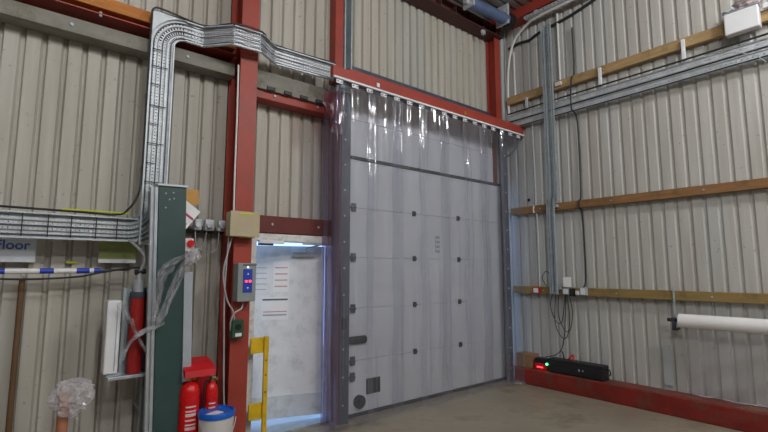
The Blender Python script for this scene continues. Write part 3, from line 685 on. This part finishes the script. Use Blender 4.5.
for z in (.3, 1.1, 1.75): MB().cyl((2.92, 4.645, z), (2.92, 4.645, z+.1), .009, n=10).build('hinge', M['galv_dull'], d1)
t = thing('door_contact', (2.13, 4.5, 1.95), 'slim white contact box under the head of the door frame', 'box')
MB().box(2.0, 2.28, 4.46, 4.5, 1.955, 1.99, .004).build('box_body', M['white'], t)
MB().box(2.0, 2.16, 4.465, 4.5, 1.935, 1.953, .002).build('sensor', M['black'], t)
def leaf_paper(u0, u1, z0, z1, lines, label, m='paper'):
    c = Vector((hx, hy, 0))+ux*((u0+u1)/2); t = thing('paper_notice', (c.x, c.y, z0), label, 'paper notice')
    leafbox(u0, u1, -.0035, -.001, z0, z1).build('sheet', M[m], t)
    for (a, b, z, h, mm) in lines: leafbox(a, b, -.005, -.0035, z, z+h).build('printed_line', M[mm], t)
leaf_paper(.42, .60, 1.43, 1.78, [(.44, .58, 1.7-.07*k, .012, 'ink_red') for k in range(4)], 'white paper notice with red print on the door, nearer the hinges')
leaf_paper(.63, .83, 1.4, 1.76, [(.67, .79, 1.7-.06*k, .008, 'ink_grey') for k in range(5)], 'faint grey-printed paper notice on the door, nearer the opening edge', 'white_paint')
leaf_paper(.42, .72, 1.12, 1.38, [(.43, .71, 1.34, .018, 'ink_dark'), (.44, .70, 1.21, .01, 'ink_red'), (.44, .70, 1.17, .018, 'ink_grey')], 'wide paper notice with dark bar on the door, below the other two')
# yellow guard on the door edge
t = thing('yellow_guard', (2.0, 4.4, 0), 'yellow bracket-shaped guard standing at the door frame', 'guard')
MB().box(1.9, 2.09, 4.36, 4.38, .87, 1.02, .004).build('upper_plate', M['yellow'], t)
MB().box(1.9, 2.07, 4.36, 4.38, .25, .40, .004).build('lower_plate', M['yellow'], t)
MB().box(2.03, 2.075, 4.335, 4.36, .0, 1.03, .004).build('upright', M['yellow'], t)
for z in (.5, .66, .8): MB().cyl((2.05, 4.33, z), (2.05, 4.336, z), .008, n=10).build('bolt', M['brown'], t)

# ------------------------------------------------------------------ boxes on the column
t = thing('beige_junction_box', (1.77, 4.28, 2.0), 'big beige box with lime tape on the red column beside the door', 'junction box')
MB().box(1.6, 1.88, 4.22, 4.34, 2.0, 2.23, .006).build('box_body', M['beige_box'], t)
MB().box(1.595, 1.885, 4.21, 4.222, 1.995, 2.235, .003).build('lid', M['beige_box'], t)
MB().box(1.68, 1.82, 4.205, 4.211, 2.205, 2.22).build('tape', M['lime'], t)
MB().box(1.72, 1.85, 4.23, 4.3, 1.99, 1.996).build('tape', M['lime'], t)
t = thing('control_box', (1.78, 4.28, 1.39), 'grey control box with blue keypad and red digits on the column', 'control box')
MB().box(1.69, 1.87, 4.22, 4.34, 1.385, 1.745, .008).build('box_body', M['ctrl_grey'], t)
MB().box(1.74, 1.83, 4.212, 4.221, 1.47, 1.69, .004).build('keypad', M['blue'], t)
for x in (1.758, 1.795): MB().box(x, x+.022, 4.208, 4.2125, 1.565, 1.585).build('red_digit', M['red_led'], t)
MB().prism([(1.775, 1.635), (1.795, 1.635), (1.785, 1.655)], 'y', 4.209, 4.213).build('arrow', M['white'], t)
MB().prism([(1.775, 1.52), (1.795, 1.52), (1.785, 1.5)], 'y', 4.209, 4.213).build('arrow', M['white'], t)
MB().sphere((1.785, 4.217, 1.705), .008).build('status_lamp', M['white_led'], t)
MB().box(1.74, 1.87, 4.214, 4.221, 1.722, 1.734).build('printed_strip', M['ink_dark'], t)
t = thing('small_green_box', (1.73, 4.3, 1.05), 'small green box with round button under the control box', 'switch box')
MB().box(1.67, 1.78, 4.26, 4.34, 1.05, 1.22, .006).build('box_body', M['green_box'], t)
MB().cyl((1.725, 4.245, 1.155), (1.725, 4.26, 1.155), .025, n=20).build('button', M['black'], t, smooth=True)
MB().box(1.7, 1.76, 4.256, 4.261, 1.065, 1.095).build('printed_label', M['white'], t)
tag(MB().tube([(1.66, 4.33, 3.72), (1.665, 4.33, 3.2), (1.665, 4.33, 2.6), (1.665, 4.32, 2.24)], .009, 8, 5).build('thin_conduit', M['white_conduit'], smooth=True), 'thin white conduit running up the red column above the beige box', 'conduit')
for k, (pts, l) in enumerate((
    ([(1.66, 4.32, 2.0), (1.62, 4.31, 1.85), (1.585, 4.31, 1.65), (1.62, 4.3, 1.42), (1.68, 4.29, 1.3), (1.7, 4.29, 1.22)], 'grey flexible cable bowing left from the beige box to the green box'),
    ([(1.63, 4.33, 2.0), (1.61, 4.33, 1.5), (1.62, 4.32, 1.0), (1.64, 4.32, .5), (1.67, 4.3, .2), (1.68, 4.3, .1)], 'pale cable dropping from the beige box down to the kerb'),
    ([(1.78, 4.3, 1.385), (1.76, 4.28, 1.32), (1.69, 4.27, 1.28), (1.66, 4.28, 1.2), (1.67, 4.3, 1.12)], 'short grey cable looping from the control box to the green box'))):
    tag(MB().tube(pts, .008, 8, 6).build('flexible_cable', M['cable_grey'], smooth=True), l, 'cable')
# row of small fittings left of the column
t = thing('fitting_row', (1.5, 4.6, 2.05), 'dark rail with small grey fittings left of the red column', 'fittings')
MB().box(1.3, 1.68, 4.6, 4.66, 2.04, 2.07).build('rail_body', M['rubber'], t)
for x, w in ((1.37, .05), (1.47, .07), (1.6, .05)):
    MB().box(x, x+w+.02, 4.53, 4.6, 2.06, 2.17, .012).cyl((x+w/2, 4.5, 2.11), (x+w/2, 4.53, 2.11), .025, n=16).build('fitting', M['galv'], t)
for k, (pts) in enumerate(([(1.39, 4.57, 2.06), (1.4, 4.55, 1.92), (1.44, 4.55, 1.88), (1.48, 4.56, 1.95), (1.5, 4.57, 2.06)], [(1.62, 4.57, 2.06), (1.6, 4.55, 1.9), (1.52, 4.55, 1.85), (1.4, 4.5, 1.88), (1.34, 4.5, 1.85)])):
    tag(MB().tube(pts, .006, 6, 6).build('flexible_cable', M['cable_grey'], smooth=True), ['small grey cable loop under the row of fittings', 'grey cable sagging from the fittings towards the green unit'][k], 'cable')

# ------------------------------------------------------------------ things left of the column
t = thing('green_unit', (1.05, 4.15, 0), 'tall dark green unit with aluminium edges against the left wall', 'machine post')
GU = t
MB().box(.945, 1.165, 4.1, 4.36, 0, 2.38, .004).build('housing', M['green_unit'], t)
MB().box(.93, 1.175, 4.085, 4.37, 2.38, 2.40, .003).build('top_cap', M['alu'], t)
MB().box(.885, .905, 4.1, 4.14, 0, 2.37, .003).box(.915, .94, 4.095, 4.135, 0, 2.37, .003).box(.9, .93, 4.115, 4.135, 0, 2.37).build('aluminium_edge', M['alu'], t)
for x, z in ((1.0, 2.32), (1.03, 2.27), (1.06, 2.33), (1.065, 2.28), (1.0, 2.2)):
    MB().cyl((x, 4.095, z), (x, 4.1, z), .007, n=10).build('rivet', M['pale_grey'], t)
MB().box(1.155, 1.225, 4.085, 4.1, .76, 1.66, .003).build('grey_plate', M['pale_grey'], t)
GU.location.x = 1.115; GU.rotation_euler.y = -R(1.7)
t = thing('stop_button', (1.21, 4.12, 1.88), 'red mushroom stop button on white plate beside the green unit', 'button')
MB().box(1.17, 1.24, 4.1, 4.13, 1.84, 1.95, .004).build('plate', M['paper_pink'], t)
MB().cyl((1.21, 4.07, 1.905), (1.21, 4.1, 1.905), .028, n=20).build('button', M['red_gloss'], t, smooth=True)
MB().box(1.175, 1.235, 4.105, 4.13, 1.72, 1.8, .004).build('lower_plate', M['paper_pink'], t)
def tilt_paper(c, w, h, ang, m, label, extra=None, name='paper_notice'):
    ca, sa = math.cos(R(ang)), math.sin(R(ang))
    rot = Matrix(((ca, 0, -sa), (0, 1, 0), (sa, 0, ca)))
    t = thing(name, (c[0], c[1], c[2]-h/2), label, 'paper')
    MB().obox(Vector(c), (w, .003, h), rot).build('sheet', M[m], t)
    for (dx, dz, w2, h2, mm) in (extra or []):
        MB().obox(Vector(c)+rot @ Vector((dx, -.002, dz)), (w2, .002, h2), rot).build('printed_patch', M[mm], t)
tilt_paper((1.3, 4.46, 2.36), .15, .14, 4, 'orange_card', 'orange kraft card tucked behind the tilted leaflet')
tilt_paper((1.235, 4.42, 2.17), .18, .26, -36, 'paper', 'tilted white leaflet with magenta print beside the green unit', [(0.04, .03, .09, .02, 'magenta'), (.03, -.05, .08, .035, 'ink_grey')])
# holder with white panel and red cylinder
t = thing('cylinder_holder', (.88, 4.32, .83), 'grey metal holder with base shelf for the red cylinder', 'holder')
MB().box(.68, 1.04, 4.22, 4.4, .82, .845, .003).build('shelf', M['alu'], t)
MB().box(.765, .79, 4.3, 4.4, .845, 1.53, .003).build('side_plate', M['galv_dull'], t)
MB().box(.78, .97, 4.38, 4.4, .845, 1.53, .003).build('back_plate', M['galv_dull'], t)
t = thing('red_cylinder', (.875, 4.3, .85), 'red upright cylinder with steel fittings in the wall holder', 'cylinder')
MB().cyl((.875, 4.3, .85), (.875, 4.3, 1.45), .055, n=28).build('cylinder_body', M['red_cyl'], t, smooth=True)
MB().cyl((.875, 4.3, 1.45), (.875, 4.3, 1.5), .06, n=28).build('collar', M['track'], t, smooth=True)
MB().cyl((.875, 4.3, 1.5), (.875, 4.3, 1.6), .04, n=20).cyl((.875, 4.3, 1.6), (.875, 4.3, 1.68), .02, n=16).build('neck_fitting', M['galv'], t, smooth=True)
MB().cyl((.84, 4.3, 1.66), (.92, 4.3, 1.67), .022, n=16).build('valve', M['rubber'], t, smooth=True)
tag(MB().tube([(.88, 4.28, 1.68), (.9, 4.26, 1.78), (.85, 4.27, 1.86), (.79, 4.35, 1.93)], .012, 8, 6).build('hose', M['cable_grey'], smooth=True), 'grey hose running up from the red cylinder behind the tray', 'hose')
tag(MB().tube([(.95, 4.3, 1.6), (.96, 4.28, 1.4), (.95, 4.3, 1.1), (.96, 4.32, .85)], .008, 8, 6).build('hose', M['cable'], smooth=True), 'black hose running down beside the red cylinder', 'hose')
t = thing('white_dispenser', (.69, 4.3, .85), 'long white upright plastic case left of the red cylinder', 'case')
MB().box(.645, .745, 4.22, 4.34, .87, 1.44, .012).build('case_body', M['white'], t)
MB().box(.715, .72, 4.215, 4.225, .89, 1.42).build('seam', M['pale_grey'], t)
MB().box(.67, .76, 4.24, 4.32, .848, .87).build('foot', M['pale_grey'], t)
# crumpled wrap film draped from the green unit
def ribbon(path, w, seed, name, label, m='film', nu=70, nv=14):
    P = catmull(path, 12); rnd = random.Random(seed); ph = [rnd.uniform(0, 6) for _ in range(5)]
    def fn(a, b):
        f = a*(len(P)-1); i = min(int(f), len(P)-2); p = P[i].lerp(P[i+1], f-i)
        ww = w*(.55+.35*math.sin(a*7+ph[0])**2+.25*math.sin(a*3+ph[4]))
        q = (b-.5)*ww
        return (p.x+q*math.cos(.6+a), p.y-.02+.022*math.sin(b*12+a*14+ph[1])+.014*math.sin(b*23+a*31+ph[2]), p.z+q*.35+.02*math.sin(a*26+b*8+ph[3]))
    tag(MB().grid(fn, nu, nv).build(name, M[m]), label, 'film')
def fan(A, B, seed, name, label, nu=60, nv=26, m='film'):
    A = catmull(A, 12); B = catmull(B, 12)
    def at(P, a):
        f = a*(len(P)-1); i = min(int(f), len(P)-2); return P[i].lerp(P[i+1], f-i)
    def fn(a, b):
        p = at(A, a).lerp(at(B, a), b)
        q = Vector((a*4, b*5, seed)); n1 = noise.noise(q*1.3); n2 = noise.noise(q*3.1)
        p.y += .05*(1-2*abs(n1))-.03+.022*(1-2*abs(n2)); p.x += .016*n2*math.sin(b*3.14); p.z += .02*n1
        return p
    tag(MB().grid(fn, nu, nv).build(name, M[m]), label, 'film')
fan([(1.21, 4.01, 1.84), (1.04, 4.01, 1.76), (.95, 4.01, 1.67), (.94, 4.01, 1.48), (.92, 4.01, 1.28)], [(1.2, 4.01, 1.8), (1.1, 4.01, 1.73), (1.02, 4.01, 1.62), (.985, 4.01, 1.46), (.965, 4.01, 1.27)], 3.3, 'wrap_film', 'crumpled clear wrap film along the aluminium edge of the green unit')
fan([(1.21, 4.0, 1.83), (1.12, 4.0, 1.73), (1.06, 4.0, 1.6), (1.0, 4.0, 1.42), (.95, 4.0, 1.27)], [(1.235, 4.0, 1.77), (1.17, 4.0, 1.69), (1.11, 4.0, 1.52), (1.05, 4.0, 1.38), (1.0, 4.0, 1.26)], 8.1, 'wrap_film', 'crumpled clear wrap film hanging from the stop button across the green unit')
tag(crumple((1.225, 4.03, 1.8), (.05, .035, .06), 12).build('wrap_film', M['film']), 'bunched knot of clear film over the lower plate of the stop button', 'film')
ribbon([(.97, 4.04, 1.24), (.9, 4.14, 1.2), (.82, 4.18, 1.12), (.76, 4.18, 1.0)], .14, 6, 'wrap_film', 'small piece of clear film caught in front of the red cylinder')
ribbon([(.72, 4.17, 1.42), (.8, 4.17, 1.28), (.86, 4.18, 1.16), (.93, 4.17, 1.02)], .07, 16, 'wrap_film', 'narrow film strand crossing the red cylinder from the white case')
# bag on its post
t = thing('post', (.39, 4.1, 0), 'orange-brown post under the clear plastic bag', 'post')
MB().cyl((.39, 4.05, 0), (.39, 4.05, .82), .035, n=20).build('post_shaft', M['orange_post'], t, smooth=True)
MB().box(.33, .45, 3.99, 4.11, 0, .02, .003).build('base_plate', M['orange_post'], t)
rnd = random.Random(3); mb = MB()
bmesh.ops.create_icosphere(mb.bm, subdivisions=5, radius=1)
for v in mb.bm.verts:
    p = v.co.copy()
    q = Vector((p.x*1.6, p.y*1.6, p.z*1.1))
    k = 1+.38*(1-2*abs(noise.noise(q*1.1+Vector((4, 1, 7)))))-.25+.22*(1-2*abs(noise.noise(q*2.6)))
    flare = 1+.25*max(0, p.z)-.1*max(0, -p.z)
    v.co = Vector((.43+p.x*.108*k*flare, 4.0+p.y*.085*k, .785+p.z*.128*(.75+.25*k)))
tag(mb.build('plastic_bag', M['bag']), 'crumpled clear plastic bag pulled over the orange-brown post', 'plastic bag')
# brown upright, pole, signs
tag(MB().cyl((.11, 4.61, 0), (.11, 4.61, 1.6), .02, n=14).build('brown_conduit', M['brown'], smooth=True), 'thin brown upright conduit under the barrier pole on the left wall', 'conduit')
tag(MB().tube([(-.3, 4.47, 1.63), (.1, 4.47, 1.61), (.45, 4.47, 1.625), (.62, 4.46, 1.66), (.86, 4.4, 1.7), (.9, 4.32, 1.68)], .008, 8, 6).build('sagging_cable', M['cable'], smooth=True), 'black cable sagging below the blue and white pole', 'cable')
t = thing('barrier_pole', (.1, 4.5, 1.65), 'white and blue banded pole fixed level along the left wall', 'pole')
MB().cyl((-1.2, 4.5, 1.662), (.6, 4.5, 1.675), .021, n=20).build('pole_tube', M['white'], t, smooth=True)
for x0, x1 in ((-.35, -.23), (-.08, 0), (.21, .3), (.45, .54), (.57, .62)):
    z = lambda x: 1.662+.013*(x+1.2)/1.8
    MB().cyl((x0, 4.5, z(x0)), (x1, 4.5, z(x1)), .0215, n=20).build('blue_band', M['blue'], t, smooth=True)
MB().cyl((.62, 4.5, 1.675), (.84, 4.5, 1.685), .009, n=10).build('thin_rod', M['track'], t, smooth=True)
rotw = Matrix(((1, 0, 0), (0, 0, -1), (0, 1, 0)))
t = thing('hanging_sign', (-.1, 4.6, 1.74), 'white sign with blue lettering under the tray on the left wall', 'sign')
MB().box(-.5, .18, 4.6, 4.612, 1.74, 1.925, .003).build('sign_board', M['sign_white'], t)
text_obj('lettering', 'Floor', .1, Vector((-.079, 4.5985, 1.842)), rotw, M['sign_blue'], t)
t = thing('wall_sign', (.76, 4.6, 1.74), 'olive-green sign with white lower edge under the tray', 'sign')
MB().box(.61, .9, 4.6, 4.612, 1.74, 1.93, .003).build('sign_board', M['white'], t)
MB().box(.61, .9, 4.597, 4.6, 1.775, 1.93).build('printed_field', M['sage'], t)
for x, l in ((.1, 'small yellow tape mark below the blue-lettered sign'), (.39, 'small yellow tape mark on the cladding between the two signs')):
    tag(MB().box(x, x+.08, 4.665, 4.675, 1.735, 1.752).build('tape_mark', M['lime']), l, 'tape')

# ------------------------------------------------------------------ fire extinguishers and bucket
t = thing('extinguisher_stand', (1.36, 4.28, 0), 'red stand with canopy over the two fire extinguishers', 'stand')
MB().box(1.2, 1.5, 4.26, 4.28, .1, .85, .004).build('back_panel', M['red_matt'], t)
MB().prism([(4.02, .80), (4.03, .85), (4.1, .89), (4.28, .92), (4.28, .84), (4.12, .83)], 'x', 1.2, 1.45).build('canopy', M['red_matt'], t)
MB().box(1.18, 1.52, 4.02, 4.3, .05, .12, .01).build('base', M['red_matt'], t)
def extinguisher(cx, cy, r, z0, h, label, hose=True):
    t = thing('fire_extinguisher', (cx, cy, z0), label, 'fire extinguisher')
    MB().lathe((cx, cy, z0), [(0, 0), (r*.9, 0), (r, .015), (r, h-.08), (r*.85, h-.035), (r*.45, h-.008), (r*.3, h), (0, h)]).build('cylinder_body', M['red_gloss'], t, smooth=True)
    MB().cyl((cx, cy, z0+h), (cx, cy, z0+h+.035), .017, n=14).build('valve', M['brass'], t, smooth=True)
    MB().box(cx-.012, cx+.012, cy-.06, cy+.03, z0+h+.035, z0+h+.045).build('lever', M['galv'], t)
    MB().cyl((cx+.02, cy-.012, z0+h+.02), (cx+.04, cy-.03, z0+h+.02), .014, n=14).build('gauge', M['brass'], t, smooth=True)
    for k in range(6):
        z = z0+h*.42+.035*k
        MB().grid(lambda a, b, z=z: (cx+(r+.0015)*math.cos(R(-125+60*a)), cy+(r+.0015)*math.sin(R(-125+60*a)), z+(.012 if k % 3 else .024)*b), 8, 1).build('printed_band', M['paper_pink'], t)
    if hose: MB().tube([(cx-.015, cy-.02, z0+h+.02), (cx-r-.01, cy-.03, z0+h-.02), (cx-r-.012, cy-.03, z0+h*.6), (cx-r-.01, cy-.03, z0+h*.3)], .009, 8, 6).build('hose', M['black'], t, smooth=True)
extinguisher(1.265, 4.1, .08, .12, .64, 'larger red fire extinguisher next to the green unit', False)
extinguisher(1.45, 4.12, .055, .12, .61, 'smaller red fire extinguisher with brass valve near the column')
t = thing('bucket', (1.45, 3.98, 0), 'white bucket with blue lid in front of the fire extinguishers', 'bucket')
MB().lathe((1.45, 3.97, 0), [(0, .004), (.12, .004), (.125, .01), (.14, .48), (.14, .49), (.134, .49), (.118, .02), (0, .02)]).build('bucket_body', M['bucket'], t, smooth=True)
MB().lathe((1.45, 3.97, 0), [(.147, .48), (.149, .51), (.142, .525), (.133, .525), (.129, .508), (0, .508)]).build('lid', M['blue_lid'], t, smooth=True)
MB().obox(Vector((1.42, 3.93, .512)), (.12, .08, .004), Matrix.Rotation(.4, 3, 'Z')).build('lid_label', M['white'], t)
MB().tube([(1.30, 3.94, .47), (1.32, 3.84, .40), (1.4, 3.8, .36), (1.52, 3.81, .38), (1.59, 3.9, .46)], .004, 6, 8).build('wire_handle', M['galv'], t, smooth=True)

# ------------------------------------------------------------------ tube motor near the roof
t = thing('motor_tube', (5.7, 4.25, 5.6), 'blue-grey tube with black end under the roof in the corner', 'motor')
MB().cyl((5.1, 4.2, 5.66), (6.0, 4.2, 5.72), .088, n=32).build('tube_body', M['motor_blue'], t, smooth=True)
MB().cyl((6.0, 4.2, 5.72), (6.12, 4.2, 5.728), .115, n=32).build('end_drum', M['black'], t, smooth=True)
MB().cyl((5.0, 4.2, 5.653), (5.1, 4.2, 5.66), .03, n=16).build('shaft', M['galv'], t, smooth=True)
MB().box(5.06, 5.1, 4.1, 4.3, 5.58, 5.95, .004).build('end_bracket', M['galv'], t)
MB().box(5.94, 5.98, 4.12, 4.36, 5.62, 5.95, .004).build('end_bracket', M['galv'], t)
tag(crumple((5.72, 4.45, 5.51), (.04, .03, .045), 31).build('small_lamp', M['pale_grey']), 'small pale round fitting under the eaves beam below the tube', 'fitting')

# ------------------------------------------------------------------ light
def area(name, loc, rot, sx, sy, power, col=(1, 1, 1)):
    l = bpy.data.lights.new(name, 'AREA'); l.shape = 'RECTANGLE'; l.size = sx; l.size_y = sy; l.energy = power; l.color = col
    o = bpy.data.objects.new(name, l); COL.objects.link(o); o.location = loc; o.rotation_euler = rot
    return o
def lamp(x, y, z, p, col=(1, .985, .97), r=.22):
    l = bpy.data.lights.new('hall_lamp', 'POINT'); l.energy = p; l.color = col; l.shadow_soft_size = r
    o = bpy.data.objects.new('hall_lamp', l); COL.objects.link(o); o.location = (x, y, z)
for x, y, z, p in ((.6, -1.1, 5.6, 215), (4.5, -1.1, 5.6, 220), (.6, -3.8, 5.6, 200), (4.2, -3.8, 5.6, 180), (-2.8, -.5, 5.6, 110), (-3, -4, 5.6, 70)):
    lamp(x, y, z, p)
w = bpy.data.worlds.new('daylight'); SC.world = w; w.use_nodes = True
bg = w.node_tree.nodes['Background']; bg.inputs[0].default_value = (.34, .56, 1, 1); bg.inputs[1].default_value = 2.2
SC.view_settings.view_transform = 'Standard'; SC.view_settings.look = 'None'
SC.view_settings.exposure = .13; SC.view_settings.gamma = 1; SC.view_settings.use_curve_mapping = False
SC.cycles.transparent_max_bounces = 24

# ------------------------------------------------------------------ camera
cam = bpy.data.cameras.new('camera'); co = bpy.data.objects.new('camera', cam); COL.objects.link(co); SC.camera = co
cam.sensor_width = 36; cam.lens = 460*36/768
pitch = math.atan(54/460)
co.location = (0, 0, 1.68); co.rotation_euler = (math.pi/2+pitch, 0, -R(39.3))
